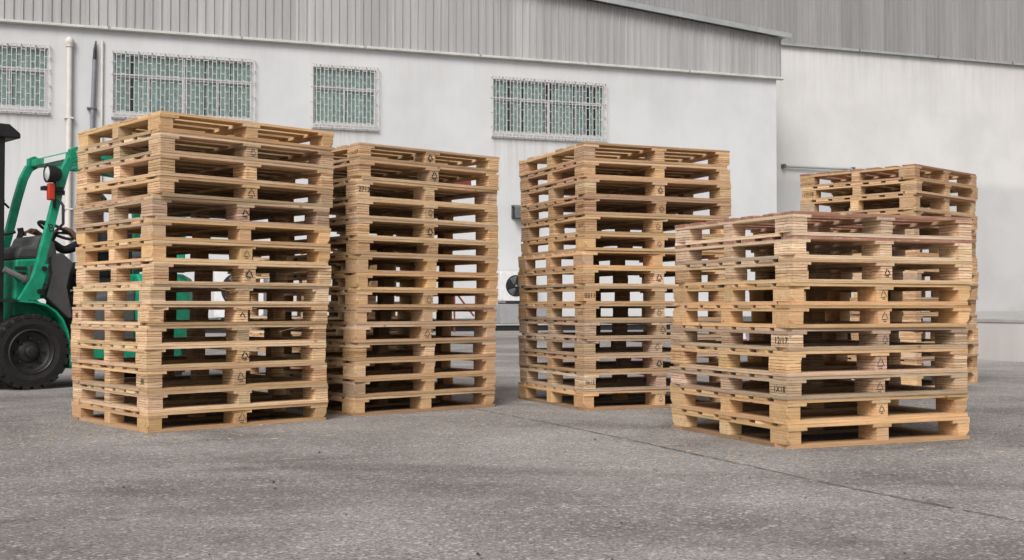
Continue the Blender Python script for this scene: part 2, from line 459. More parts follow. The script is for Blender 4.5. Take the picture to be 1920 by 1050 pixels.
# roof with verge flashing
mb = MB()
for a, b in ((-.35, 17), (17, S_END+.3)):
    n = len(mb.v)
    mb.v += [(a, .32, rake(a)+.02), (b, .32, rake(b)+.02), (b, -2.88, rake(b)+.02), (a, -2.88, rake(a)+.02),
             (a, .32, rake(a)+.08), (b, .32, rake(b)+.08), (b, -2.88, rake(b)+.08), (a, -2.88, rake(a)+.08)]
    for f in ((0, 1, 2, 3), (4, 5, 6, 7), (0, 1, 5, 4), (1, 2, 6, 5), (2, 3, 7, 6), (3, 0, 4, 7)): mb.face([n+i for i in f])
mb.build('roof', M['siding'], bl)
mb = MB()
for a, b in ((-.38, 17), (17, S_END+.3)):
    mb.bar([(a, .35, rake(a)+.03), (b, .35, rake(b)+.03)], .05, .17, side=(0, 1, 0))
mb.build('verge_flashing', M['rake'], bl)

def window(s0, s1, dark_share, seed):
    rr = random.Random(seed)
    w = empty('window', (0, 0, 0), 0, bl)
    fr = MB(); a, b, c, d = s0+.03, s1-.03, WZ0+.04, WZ1-.03; y0, y1 = -.11, -.045
    t = .036; tr = 7.20
    wide = (b-a) > 2.5
    mid = (a+b)/2
    for x in ([a, b-t] + ([mid-t*.7] if wide else [])): fr.box(x, x+t*(1.4 if wide and x not in (a, b-t) else 1), y0, y1, c, d)
    spans = [(a+t, mid-t*.7), (mid+t*.7, b-t)] if wide else [(a+t, b-t)]
    for (p, q) in spans:
        for (z0, z1) in ((c, c+t*1.3), (d-t, d), (tr, tr+t*1.2)): fr.box(p, q, y0, y1, z0, z1)
    fr.build('frame', M['frame'], w)
    for (p, q) in spans:
        m_ = (p+q)/2
        sm = MB()
        for (u, v, yy) in ((p, m_+.03, -.07), (m_-.03, q, -.095)):
            for x in (u, v-.035): sm.box(x, x+.035, yy-.012, yy+.012, c+t*1.3+.002, tr-.002)
            for z_ in (c+t*1.3+.002, tr-.052): sm.box(u+.035, v-.035, yy-.012, yy+.012, z_, z_+.05)
        sm.build('sash', M['frame'], w)
        for (u, v, z0, z1, yy) in ((p+.045, m_-.015, c+.12, tr-.052, -.07), (m_+.015, q-.045, c+.12, tr-.052, -.095), (p, q, tr+t*1.2, d-t, -.08)):
            gm = MB(); gm.box(u, v, yy-.003, yy+.003, z0, z1); gm.build('pane', M['glass'], w)
    # vertical blind: narrow slats, some turned so that the dark room shows between them
    cu = MB(); x = a+.01
    while x < b-.01:
        ww = rr.uniform(.10, .15)
        if rr.random() > dark_share:
            ang = rr.uniform(-.32, .32); mt = Matrix.Translation((x+ww/2, -.165+rr.uniform(-.015, .015), 0)) @ Matrix.Rotation(ang, 4, 'Z')
            cu.box(-ww*.56, ww*.56, -.003, .003, c-.1, d+.05, mi=0 if rr.random() < .68 else 1, mat=mt)
        x += ww*rr.uniform(.72, 1.0)
    cu.build('blind', [M['curtain'], M['curtain_grey']], w)
    # steel grille standing in front of the wall face
    gr = MB(); A, B, Cz, D = s0-.005, s1+.005, WZ0-.05, WZ1+.025
    def rod(x0, x1, z0, z1, r=.011, y=.085): gr.box(x0-r if x0 == x1 else x0, x1+r if x0 == x1 else x1, y-r, y+r, z0-r if z0 == z1 else z0, z1+r if z0 == z1 else z1)
    for z_ in (Cz, D, Cz+.08): rod(A, B, z_, z_, .010, .125)
    for x in (A, B): rod(x, x, Cz-.010, D+.010, .010, .125)
    n = round((B-A)/.117); p = (B-A)/n
    for i in range(1, n):
        x = A+i*p; rod(x, x, Cz, D, .0085)
    for i in range(n):
        x = A+i*p; z_ = Cz+.16+(.17 if i % 2 else 0)+(.09 if (i//2) % 2 else 0)*.2
        while z_ < D-.1:
            rod(x+.011, x+p-.011, z_, z_, .0078, .085); z_ += .345
    for i in range(0, n+1, 3):
        for z_ in (Cz, D):
            gr.box(A+i*p-.012, A+i*p+.012, .002, .125, z_-.012, z_+.012)
    for z_ in (Cz+.3, Cz+.75, Cz+1.2, D-.3):
        for x, sg in ((A, -1), (B, 1)):
            gr.box(min(x, x+sg*.05), max(x, x+sg*.05), .002, .012, z_-.010, z_+.010); gr.box(x-.007, x+.007, .012, .115, z_-.007, z_+.007)
    gr.build('grille', M['grille'], w)
    sl = MB(); sl.box(s0-.02, s1+.02, .002, .05, WZ0-.10, WZ0-.02); sl.build('sill', M['frame'], w)
for i, (a, b) in enumerate(WIN): window(a, b, (.05, .10, .12, .26)[i], 11+i)

# downpipes on the wall
dp = empty('drain_pipe', bl.matrix_basis @ Vector((22.38, .10, 0)) if False else C0, PHI+math.pi)
tag(dp, 'cream drain pipe with round cap between the two leftmost windows', 'pipe')
mb = MB(); mb.tube([(22.38, .11, .22), (22.38, .11, 8.0)], .075, 14); mb.build('pipe', M['pvc'], dp, True)
mb = MB(); mb.lathe([(0, .18), (.07, .165), (.115, .1), (.12, 0), (.1, -.03), (.1, -.10), (.078, -.10)], 18, (22.38, .11, 7.96), 'z'); mb.build('cap', M['pvc'], dp, True)
for z_ in (5.9, 3.4, 1.0):
    mb = MB(); mb.box(22.26, 22.50, .003, .19, z_-.02, z_+.02); mb.build('bracket', M['pvc'], dp)
gp = empty('conduit', C0, PHI+math.pi)
tag(gp, 'grey blue conduit with broken top beside the wide left window', 'pipe')
mb = MB(); mb.tube([(21.80, .09, .22), (21.78, .09, 5.9), (21.73, .09, 7.55)], .058, 12); mb.build('pipe', M['greypipe'], gp, True)
mb = MB(); mb.tube([(21.73, .09, 7.54), (21.72, .09, 7.85), (21.70, .08, 8.08)], .05, 9, scale=[1.1, .9, .35]); mb.build('broken_end', M['dark'], gp)
mb = MB(); mb.tube([(21.55, .05, .22), (21.53, .05, 8.1)], .035, 8); mb.build('thin_pipe', M['pvc'], gp, True)
mb = MB(); mb.box(21.66, 21.92, .003, .16, 6.18, 6.22); mb.build('clamp', M['darkbase'], gp)

# wall-mounted extractor hood
vt = empty('vent_hood', C0, PHI+math.pi); tag(vt, 'small dark grey vent hood on the white wall between stacks', 'vent')
mb = MB(); mb.prism([(.004, 3.46), (.004, 3.88), (.16, 3.88), (.36, 3.80), (.40, 3.46), (.36, 3.46), (.33, 3.78), (.14, 3.84), (.04, 3.84), (.04, 3.46)], 0, .60)
o = mb.build('hood', M['darkbase'], vt); o.matrix_local = Matrix(((0, 1, 0, 8.90), (1, 0, 0, 0), (0, 0, 1, 0), (0, 0, 0, 1)))
mb = MB(); mb.box(8.93, 9.47, .006, .30, 3.49, 3.76); mb.build('duct', M['black'], vt)

def aircon(s0, s1, z0, z1, label, leg=True):
    t = empty('air_conditioner', C0, PHI+math.pi); tag(t, label, 'air conditioner', 'outdoor units on the warehouse wall')
    d0, d1 = .18, .58; cx, cz = (s0+s1)/2-.02, (z0+z1)/2+.01; r = min(s1-s0, z1-z0)*.37; cx += .03
    mb = MB(); mb.box(s0, s1, d0, d1-.02, z0, z1); mb.build('case', M['white'], t, bevel=.02)
    # front panel with a round opening
    mb = MB(); n = 40; sq = []
    for i in range(n):
        a = 2*math.pi*i/n; k = 1/max(abs(math.cos(a))/((s1-s0)/2-.01), abs(math.sin(a))/((z1-z0)/2-.01)); sq.append((cx*0+(s0+s1)/2+k*math.cos(a), (z0+z1)/2+k*math.sin(a), cx+r*math.cos(a), cz+r*math.sin(a)))
    for i in range(n):
        p, q = sq[i], sq[(i+1) % n]
        mb.quad((p[0], d1, p[1]), (q[0], d1, q[1]), (q[2], d1, q[3]), (p[2], d1, p[3]))
        mb.quad((p[2], d1, p[3]), (q[2], d1, q[3]), (q[2], d1-.018, q[3]), (p[2], d1-.018, p[3]))
        mb.quad((p[0], d1, p[1]), (q[0], d1, q[1]), (q[0], d1-.03, q[1]), (p[0], d1-.03, p[1]))
    mb.build('front_panel', M['white'], t)
    mb = MB(); mb.lathe([(0, d1-.017), (r*.99, d1-.017), (r*.99, d1-.012), (r*.93, d1-.010), (0, d1-.012)], 40, (cx, 0, cz), 'y'); mb.build('fan_well', M['black'], t)
    for k in range(3):
        mb = MB(); a0 = k*2*math.pi/3+.5; pts = []
        for j in range(7):
            a = a0+j*.13; pts.append((cx+math.cos(a)*r*.25, d1-.006, cz+math.sin(a)*r*.25, cx+math.cos(a+.35)*r*.9, d1-.004+j*.006, cz+math.sin(a+.35)*r*.9))
        for p, q in zip(pts, pts[1:]): mb.quad(p[:3], q[:3], q[3:], p[3:])
        o = mb.build('fan_blade', M['blade'], t); sm = o.modifiers.new('s', 'SOLIDIFY'); sm.thickness = .006
    mb = MB(); mb.lathe([(0, d1+.05), (r*.10, d1+.045), (r*.13, d1), (r*.13, d1-.01)], 20, (cx, 0, cz), 'y'); mb.build('hub', M['chrome'], t, True)
    mb = MB()
    for k in range(4): mb.tube([(cx+r*(.3+.2*k)*math.cos(2*math.pi*i/36), d1+.06, cz+r*(.3+.2*k)*math.sin(2*math.pi*i/36)) for i in range(36)], .004, 4, side=(0, 1, 0), closed=True)
    for k in range(6):
        a = k*math.pi/3; mb.bar([(cx+r*.15*math.cos(a), d1+.06, cz+r*.15*math.sin(a)), (cx+r*1.0*math.cos(a), d1+.004, cz+r*1.0*math.sin(a))], .006, .006)
    mb.build('fan_guard', M['dark'], t)
    for x in (s0+.12, s1-.16):
        mb = MB(); mb.box(x, x+.05, .004 if not leg else .16, .62, z0-.06, z0-.002)
        if leg: mb.box(x, x+.05, .50, .55, .205, z0-.061)
        else: mb.box(x, x+.05, .004, .04, z0-.5, z0-.061)
        mb.build('bracket', M['chrome'], t)
aircon(9.02, 10.05, .90, 1.80, 'white outdoor air conditioner with black fan between the two middle stacks', False)
aircon(17.15, 18.50, .42, 1.95, 'tall white outdoor air conditioner glimpsed through the stack beside the forklift', True)

pl = MB(); pl.box(8.4, 10.1, .05, .75, .202, .80); tag(pl.build('equipment_plinth', M['darkgrey'], None, bevel=.02), 'grey plinth below the air conditioner between the middle stacks', 'plinth'); bpy.data.objects['equipment_plinth'].matrix_basis = Matrix.Translation(C0) @ Matrix.Rotation(PHI+math.pi, 4, 'Z')
# dark red notice board high on the wall, glimpsed over the second stack
nb = empty('wall_sign', C0, PHI+math.pi); tag(nb, 'dark red and white sign on the wall glimpsed through the second stack', 'sign')
mb = MB(); mb.box(10.55, 12.2, .004, .05, 4.42, 4.72); mb.build('board', M['red'], nb)
mb = MB(); mb.box(10.60, 10.82, .051, .058, 4.45, 4.69); mb.build('white_panel', M['white'], nb)
# red and white steel rack near the wall behind the second stack
rk = empty('steel_rack', C0, PHI+math.pi); tag(rk, 'red and white steel rack by the wall glimpsed through the second stack', 'rack')
for x in (11.25, 12.1, 12.95):
    for y in (1.9, 2.6):
        mb = MB(); mb.box(x-.022, x+.022, y-.022, y+.022, 0, 1.25); mb.build('post', M['red'], rk)
for z_ in (.42, .78, 1.15):
    for y in (1.9, 2.6):
        mb = MB(); mb.box(11.285, 12.915, y-.022, y+.022, z_-.03, z_+.03); mb.build('rail', M['red'] if z_ != .42 else M['trim'], rk)
mb = MB(); mb.bar([(11.32, 2.6, .2), (12.04, 2.6, 1.1)], .02, .05); mb.build('brace', M['red'], rk)

# ------------------------------------------------------------------ right building, three metres behind
n_out = Vector((math.sin(PHI), -math.cos(PHI), 0))
C1 = C0 - n_out*3.0
br = empty('tall_warehouse', C1, PHI+math.pi)
tag(br, 'tall white and grey warehouse with dark metal cladding on the right', 'building')
mb = MB(); mb.box(-45, 36, -14, 0, 0, 10.41); mb.build('wall', M['wall_right'], br)
s = -45.0
while s < 14:
    e = s+.96; sheet(br, s+.002, e, 10.47, lambda x: 17.0, pitch=.19, rib=.045, y0=.05+random.uniform(0, .006), mat='siding_dark'); s = e
mb = MB(); mb.box(-45, 36, -14, .04, 10.44, 17.0); mb.build('upper_wall', M['siding_dark'], br)
s = -45.0
while s < 14:
    e = s+3.6; mb = MB(); mb.box(s, e-.012, .004, .14, 10.37, 10.46); mb.build('flashing', M['rake'], br)
    mb = MB(); mb.box(e-.05, e-.008, .141, .155, 10.35, 10.47); mb.build('flashing_clip', M['darkbase'], br); s = e
hp = empty('water_pipe', C1, PHI+math.pi); tag(hp, 'grey horizontal pipe on the tall wall above the rear right stack', 'pipe')
mb = MB(); mb.tube([(-2.1, .12, 5.89), (-8.6, .12, 5.89)], .045, 12); mb.build('pipe', M['rake'], hp, True)
for k in range(3):
    mb = MB(); mb.box(-2.16-k*3.0, -2.06-k*3.0, .003, .20, 5.82, 5.965); mb.build('bracket', M['darkbase'], hp)

# loading dock at the right edge
dk = empty('loading_dock', (6.42, 15.94, 0)); tag(dk, 'low cracked concrete loading dock at the right edge beyond the stacks', 'dock')
def dock_prism(poly, z0, z1, name, mat, bev=.0):
    mb = MB(); n = len(poly); mb.v += [(x, y, z0) for x, y in poly]+[(x, y, z1) for x, y in poly]
    mb.face(range(n)); mb.face(range(n, 2*n))
    for i in range(n): j = (i+1) % n; mb.face((i, j, n+j, n+i))
    return mb.build(name, mat, dk, bevel=bev)
poly = [(-.67, 1.66), (.75, -1.81), (5.0, -1.4), (30, 8), (26, 21), (8.2, 27.2)]
dock_prism(poly, 0, .505, 'body', M['concrete'])
big = [(-.70, 1.69), (.76, -1.86), (5.03, -1.45), (30, 7.9), (26, 21), (8.2, 27.2)]
dock_prism(big, .507, .562, 'slab', M['concrete_top'], .01)
mb = MB()   # hairline crack in the face, as a thin open groove line
pts = [Vector((-.36+.42*t*.39, .90-.42*t*.92, .245+.012*math.sin(t*9)+.008*math.sin(t*23))) - Vector((.006, .0025, 0)) for t in [i/24*3.2 for i in range(25)]]
mb.tube(pts, .0022, 4); mb.build('crack', M['joint'], dk)

# traffic cone glimpsed through the short stack
cn = empty('traffic_cone', (3.72, 18.9, 0)); tag(cn, 'red traffic cone with white band glimpsed through the short front stack', 'cone')
mb = MB(); mb.box(-.18, .18, -.18, .18, 0, .03); mb.build('base', M['cone'], cn, bevel=.01)
mb = MB(); mb.lathe([(.135, .031), (.10, .20)], 20, axis='z'); mb.lathe([(.072, .32), (.03, .50), (0, .50)], 20, axis='z'); mb.build('body', M['cone'], cn, True)
mb = MB(); mb.lathe([(.10, .20), (.072, .32)], 20, axis='z'); mb.build('band', M['white'], cn, True)

# ================================================================== PALLETS
PA, PB = 1.2, 1.151            # length of the right-hand and of the left-hand face
T_DECK, T_STR, T_BOT = .0155, .0165, .019
def board_mesh(L, W, T, seed, red=False):
    """board along local x from 0..L, y 0..W, z 0..T with slightly uneven sawn edges"""
    rr = random.Random(seed); mb = MB(); n = 7; N0 = 0
    bow = rr.uniform(-.003, .003); chip_end = rr.choice((0, n-1)); chip_side = rr.random() < .5
    chip = (rr.uniform(.006, .03) if rr.random() < .4 else .001)*(1 if chip_end == 0 else -1)
    for i in range(n):
        x = L*i/(n-1); e = bow*math.sin(math.pi*i/(n-1))
        a, b = e+rr.uniform(-.0012, .0012), W+e+rr.uniform(-.0012, .0012)
        z1 = T-rr.uniform(0, .0007)
        x0 = x + (rr.uniform(-.002, .002) if i in (0, n-1) else 0)
        x2 = x0 + (chip if i == chip_end else 0)
        if chip_side: mb.v += [(x0, a, 0), (x2, b, 0), (x2, b, z1), (x0, a, z1)]
        else: mb.v += [(x2, a, 0), (x0, b, 0), (x0, b, z1), (x2, a, z1)]
    for i in range(n-1):
        o = i*4; q = o+4
        for k in range(4):
            r = (k+1) % 4
            mb.face((o+k, o+r, q+r, q+k), 0 if k == 0 else (1 if red else 0))
    mb.face((3, 2, 1, 0), 1 if red else 0); o = (n-1)*4; mb.face((o, o+1, o+2, o+3), 1 if red else 0)
    return mb.mesh('board', [M['wood'], M['red_film']] if red else M['wood'])
V = 9
deck_me = [board_mesh(PA, .118, T_DECK, 10+i) for i in range(V)]
deck_red = [board_mesh(PA, .118, T_DECK, 120+i, True) for i in range(V)]
str_me = [board_mesh(PB, .118, T_STR, 130+i) for i in range(V)]
botx_me = [board_mesh(PA, .115, T_BOT, 140+i) for i in range(V)]
boty_me = [board_mesh(PB-.232, .10, T_BOT, 150+i) for i in range(V)]
botm_me = [board_mesh(PA-.204, .10, T_BOT, 160+i) for i in range(V)]
def block_mesh(lx, ly, seed, cut=None):
    """unit-height block centred in x,y; cut=(sx,sy): that outer corner is sawn off towards the foot"""
    rr = random.Random(seed); mb = MB(); j = lambda: rr.uniform(-.0012, .0012)
    if cut is None:
        zs = [0, .5, 1]
        for z in zs:
            mb.v += [(-lx/2+j(), -ly/2+j(), z), (lx/2+j(), -ly/2+j(), z), (lx/2+j(), ly/2+j(), z), (-lx/2+j(), ly/2+j(), z)]
        for i in (0, 4):
            for k in range(4): r = (k+1) % 4; mb.face((i+k, i+r, i+4+r, i+4+k))
        mb.face((3, 2, 1, 0)); mb.face((8, 9, 10, 11))
    else:
        sx, sy = cut; H = .026
        for z, c in ((0, H), (.38, .004), (1, .002)):
            P = []
            for (ux, uy) in ((-1, -1), (1, -1), (1, 1), (-1, 1)):
                x, y = ux*lx/2, uy*ly/2
                if (ux, uy) == (sx, sy):
                    p1, p2 = (x-ux*c, y), (x, y-uy*c)
                    P += [p1, p2] if (ux*uy) < 0 else [p2, p1]
                else: P.append((x, y))
            mb.v += [(x, y, z) for x, y in P]
        for i in (0, 5):
            for k in range(5): r = (k+1) % 5; mb.face((i+k, i+r, i+5+r, i+5+k))
        mb.face((4, 3, 2, 1, 0)); mb.face(range(10, 15))
    # normalise so that the layers of the wood texture keep real size: unit height = 0.0735 m
    mb.v = [(x, y, z*.0735) for x, y, z in mb.v]
    return mb.mesh('block', M['wood'])
blk_c = [block_mesh(.090, .150, 170+i) for i in range(V)]
blk_n = [block_mesh(.076, .150, 180+i) for i in range(V)]
blk_m = [block_mesh(.090, .080, 190+i) for i in range(V)]
blk_cut = {(sx, sy): block_mesh(.082, .150, 90+sx*2+sy, (sx, sy)) for sx in (-1, 1) for sy in (-1, 1)}

# stamped marks --------------------------------------------------------------
def recycle_mesh(open_top=False, thin=False):
    """three chasing arrows round a triangle, in the x-z plane"""
    mb = MB(); w = .0046 if thin else .0082; r = .034
    for k in range(3):
        a = math.pi/2+k*2*math.pi/3
        A = Vector((math.cos(a), math.sin(a)))*r; B = Vector((math.cos(a+2*math.pi/3), math.sin(a+2*math.pi/3)))*r
        d = (B-A).normalized(); nn = Vector((d.y, -d.x))     # outward
        p0, p1 = A+(B-A)*.10, A+(B-A)*.62
        if open_top and k == 1: continue
        def qd(a_, b_, c_, d_): mb.quad((a_[0], 0, a_[1]), (b_[0], 0, b_[1]), (c_[0], 0, c_[1]), (d_[0], 0, d_[1]))
        qd(p0-nn*w/2, p1-nn*w/2, p1+nn*w/2, p0+nn*w/2)
        t = p1+d*.011; hd = w*1.15
        n = len(mb.v); mb.v += [((p1-nn*hd)[0], 0, (p1-nn*hd)[1]), (t[0], 0, t[1]), ((p1+nn*hd)[0], 0, (p1+nn*hd)[1])]; mb.face((n, n+1, n+2))
        # folded start of the band round the corner
        C = Vector((math.cos(a-2*math.pi/3), math.sin(a-2*math.pi/3)))*r
        q1 = A+(C-A)*.13; qd(p0-nn*w/2, p0+nn*w/2, A*.99+(A-C).normalized()*w*.1, q1)
    for i, x in enumerate((-.011, -.0035, .004, .011)):
        mb.box(x-.0024, x+.0024, -.0002, .0002, -.0335, -.0275)
    return mb
rec_bold = recycle_mesh().mesh('recycling_mark', M['ink'])
rec_thin = recycle_mesh(thin=True).mesh('recycling_mark', M['ink'])
rec_faint = recycle_mesh(thin=True).mesh('recycling_mark', M['faded_ink'])
rec_open = recycle_mesh(open_top=True).mesh('recycling_mark', M['ink'])
REC = {'b': rec_bold, 't': rec_thin, 'f': rec_faint, 'o': rec_open}
text_cache = {}
def text_mesh(txt, size, mat):
    key = (txt, size, mat.name)
    if key in text_cache: return text_cache[key]
    cu = bpy.data.curves.new('lettering', 'FONT'); cu.body = txt; cu.size = size; cu.align_x = 'CENTER'; cu.align_y = 'CENTER'; cu.extrude = .0003
    o = bpy.data.objects.new('lettering', cu); col.objects.link(o)
    dg = bpy.context.evaluated_depsgraph_get(); me = bpy.data.meshes.new_from_object(o.evaluated_get(dg))
    me.materials.clear(); me.materials.append(mat)
    bpy.data.objects.remove(o); text_cache[key] = me
    return me

WOOD = {  # tint of the timber, linear, and how strongly the glued layers show
    'p': ((.76, .57, .365), .95), 't': ((.69, .495, .30), .9), 'y': ((.78, .60, .40), .95), 'g': ((.58, .455, .33), .95),
    'o': ((.71, .49, .275), .28), 'n': ((.68, .485, .30), .40), 'w': ((.82, .66, .49), .85), 'd': ((.58, .405, .25), .9)}
def pallet(x, y, z, rz, h, style, label, group, marks=None, red=False, solid=False):
    t = empty('wooden_pallet', (x, y, z), R(rz)); tag(t, label, 'pallet', group)
    tint, ply = WOOD[style]; tint = (tint[0]*1.02, tint[1]*.975, tint[2]*.955); rr = random.Random(label)
    def paint(o, k=1.0, a=None):
        v = rr.uniform(.82, 1.08)*k; q = rr.random(); c_ = tint
        if q < .13: c_ = tuple(.55*a_+.45*b_ for a_, b_ in zip(tint, (.40, .34, .28)))      # weathered grey board
        elif q < .24: c_ = tuple(.6*a_+.4*b_ for a_, b_ in zip(tint, (.84, .68, .49)))      # newer pale board
        elif q < .33: c_ = tuple(.6*a_+.4*b_ for a_, b_ in zip(tint, (.42, .26, .15)))      # dark stained board
        o.color = (c_[0]*v*rr.uniform(.97, 1.03), c_[1]*v*rr.uniform(.97, 1.03), c_[2]*v*rr.uniform(.93, 1.07), (ply if k > 1 else ply*.42) if a is None else a)
    j = lambda k=.003: rr.uniform(-k, k)
    hb = h-T_DECK-T_STR-T_BOT-.0012
    zb = .0006+T_BOT; zs = zb+hb; zd = zs+T_STR
    half = math.pi/2
    # base boards: two ends, two sides, one middle; the lowest pallet's colour carries yard dirt and painted contact shade
    soil_shade = .66 if z < .01 else .94
    for yy in (0, PB-.115): paint(link('bottom_board', rr.choice(botx_me), t, (j(.002), yy, .0006)), soil_shade)
    for xx in (.10, PA): paint(link('bottom_board', rr.choice(boty_me), t, (xx, .116, .0006), (0, 0, half)), soil_shade)
    paint(link('bottom_board', rr.choice(botm_me), t, (.102, PB/2-.05, .0006)), soil_shade)
    # nine blocks
    sz = hb/.0735
    stamp = {}
    for ix, bx in enumerate((.045, PA/2, PA-.045)):
        for iy, by in enumerate((.075, PB/2, PB-.075)):
            if iy == 1: me = rr.choice(blk_m)
            elif ix == 1: me = rr.choice(blk_n)
            elif solid: me = blk_cut[(-1 if ix == 0 else 1, -1 if iy == 0 else 1)]
            else: me = rr.choice(blk_c)
            dx, dy = (.041 if solid and ix == 0 else bx if ix != 2 or not solid else PA-.041), by
            if ix == 0: dx += abs(j(.003))
            elif ix == 2: dx -= abs(j(.003))
            else: dx += j(.018)
            if iy == 0: dy += abs(j(.004))
            elif iy == 2: dy -= abs(j(.004))
            else: dy += j(.015)
            o = link('block', me, t, (dx, dy, zb), (0, 0, 0 if ix != 1 and solid else R(j(.5)))); o.scale = (1, 1, sz)
            paint(o, 1.06); stamp[(ix, iy)] = o
    # three stringer boards and seven deck boards
    for xx in (.118, PA/2+.059+j(.004), PA):
        paint(link('stringer_board', rr.choice(str_me), t, (xx, j(.0015), zs), (0, 0, half)))
    gap = (PB-7*.118)/6
    for k in range(7):
        yy = k*(.118+gap)+(j(.006) if 0 < k < 6 else 0)
        o = link('deck_board', rr.choice(deck_red if red else deck_me), t, (j(.003), yy, zd), (0, 0, R(j(.18)) if 0 < k < 6 else 0)); paint(o)
    for mk in (marks or []):
        kind = mk[0]
        if kind == 'rec':      # on the middle block of the right-hand face
            b = stamp[(1, 0)]; o = link('recycling_mark', REC[mk[1]], b, (rr.uniform(-.008, .010), -.0770, .0735*rr.uniform(.48, .58)), (0, R(rr.uniform(-9, 9)), 0)); k_ = rr.uniform(.66, .92); o.scale = (k_, 1, k_/sz)
        elif kind == 'right':  # on the near corner block, right-hand face
            b = stamp[(0, 0)]; o = link('date_stamp', text_mesh(mk[1], mk[2], M['ink']), b, (0, -.0772, .0735*.55), (half, 0, 0)); o.scale = (1, 1/sz, 1)
        elif kind == 'left':   # near corner block, left-hand face
            b = stamp[(0, 0)]; o = link('date_stamp', text_mesh(mk[1], mk[2], M['faded_ink'] if len(mk) > 3 else M['ink']), b, (-.0472 if not solid else -.0432, -.012, .0735*.5), (half, 0, -half)); o.scale = (1, 1/sz, 1)
        elif kind == 'leftfar':
            b = stamp[(0, 2)]; o = link('date_stamp', text_mesh(mk[1], mk[2], M['faded_ink'] if len(mk) > 3 else M['ink']), b, (-.0472 if not solid else -.0432, 0, .0735*.5), (half, 0, -half)); o.scale = (1, 1/sz, 1)
    return t

ORD = ['top', 'second', 'third', 'fourth', 'fifth', 'sixth', 'seventh', 'eighth', 'ninth', 'tenth', 'eleventh', 'twelfth', 'thirteenth', 'fourteenth', 'bottom']
LOOK = {'p': 'pale laminated', 't': 'tan laminated', 'y': 'yellowish laminated', 'g': 'greyish', 'o': 'orange wood', 'n': 'plain wood', 'w': 'whitish', 'd': 'brown laminated'}
def stack(name_phrase, group, layers, styles, marks, reds=(), solids=''):
    """layers listed bottom first: x, y, turn in degrees, height"""
    n = len(layers); z = 0.0; out = {}
    for i, (x, y, rz, h) in enumerate(layers):
        k = n-1-i
        pos = 'bottom' if k == n-1 else ('top' if k == 0 else ORD[k]+' from the top')
        lab = f"{LOOK[styles[k]]} pallet, {pos} of {name_phrase}".replace(" from the top of", " from top of") if k not in (0, n-1) else f"{LOOK[styles[k]]} pallet at the {pos} of {name_phrase}"
        if k in reds: lab = lab.replace(' pallet', ' red-edged pallet', 1)
        out[k] = pallet(x, y, z, rz, h, styles[k], lab, group, marks.get(k), k in reds, styles[k] in 'on')
        z += h
    return out

A = [(-2.078, 6.641, 41.6, .1145), (-2.08, 6.639, 41.1, .1185), (-2.086, 6.643, 41.2, .1344), (-2.091, 6.639, 41.3, .1278), (-2.089, 6.643, 41.5, .1188), (-2.077, 6.641, 41.7, .1235), (-2.068, 6.643, 41.9, .1156), (-2.052, 6.647, 42.0, .1344), (-2.061, 6.649, 41.7, .1207), (-2.064, 6.646, 41.5, .1193), (-2.063, 6.649, 42.3, .1344), (-2.026, 6.655, 43.6, .1195), (-2.022, 6.655, 43.7, .1319), (-2.023, 6.657, 43.5, .1197), (-2.026, 6.654, 43.1, .1198)]
B = [(-1.041, 7.661, 40.1, .123), (-1.037, 7.661, 39.8, .1193), (-1.037, 7.661, 40.1, .1207), (-1.037, 7.661, 40.0, .1215), (-1.033, 7.661, 40.1, .1195), (-1.027, 7.662, 40.2, .1161), (-1.024, 7.66, 39.7, .1162), (-1.021, 7.661, 39.8, .1127), (-1.021, 7.66, 39.7, .1216), (-1.016, 7.662, 40.1, .1111), (-1.02, 7.661, 39.9, .1304), (-1.019, 7.662, 40.2, .1289), (-1.018, 7.663, 40.6, .1304), (-1.01, 7.662, 40.3, .1304), (-1.01, 7.662, 40.2, .1123)]
C = [(.496, 8.079, 22.8, .1321), (.501, 8.079, 22.5, .1306), (.502, 8.079, 22.9, .1153), (.501, 8.079, 23.1, .1212), (.506, 8.079, 23.0, .1268), (.502, 8.079, 23.2, .118), (.502, 8.079, 22.8, .124), (.496, 8.079, 22.9, .1286), (.491, 8.079, 22.6, .1227), (.51, 8.08, 22.5, .1153), (.51, 8.08, 22.5, .1354), (.505, 8.078, 22.3, .1263), (.505, 8.078, 22.3, .1346), (.5, 8.08, 22.4, .1179), (.501, 8.078, 22.9, .127)]
D = [(1.399, 5.901, 22.7, .1223), (1.4, 5.912, 23.2, .1245), (1.398, 5.91, 23.0, .1192), (1.397, 5.913, 23.0, .1302), (1.408, 5.916, 23.4, .1178), (1.415, 5.91, 23.1, .1185), (1.422, 5.914, 23.3, .1142), (1.431, 5.915, 23.1, .1252), (1.428, 5.917, 22.9, .1172), (1.433, 5.917, 23.1, .1255)]
Ex = [3.510, 3.515, 3.512, 3.508, 3.509, 3.501, 3.512, 3.517, 3.518, 3.506, 3.497, 3.517, 3.513, 3.520, 3.507]
E = [(x, 10.073+.006*math.sin(i*2.3), 43.9+.4*math.sin(i*1.7), .1312 if i < 12 else (.1417, .1255, .1275)[i-12]) for i, x in enumerate(Ex)]

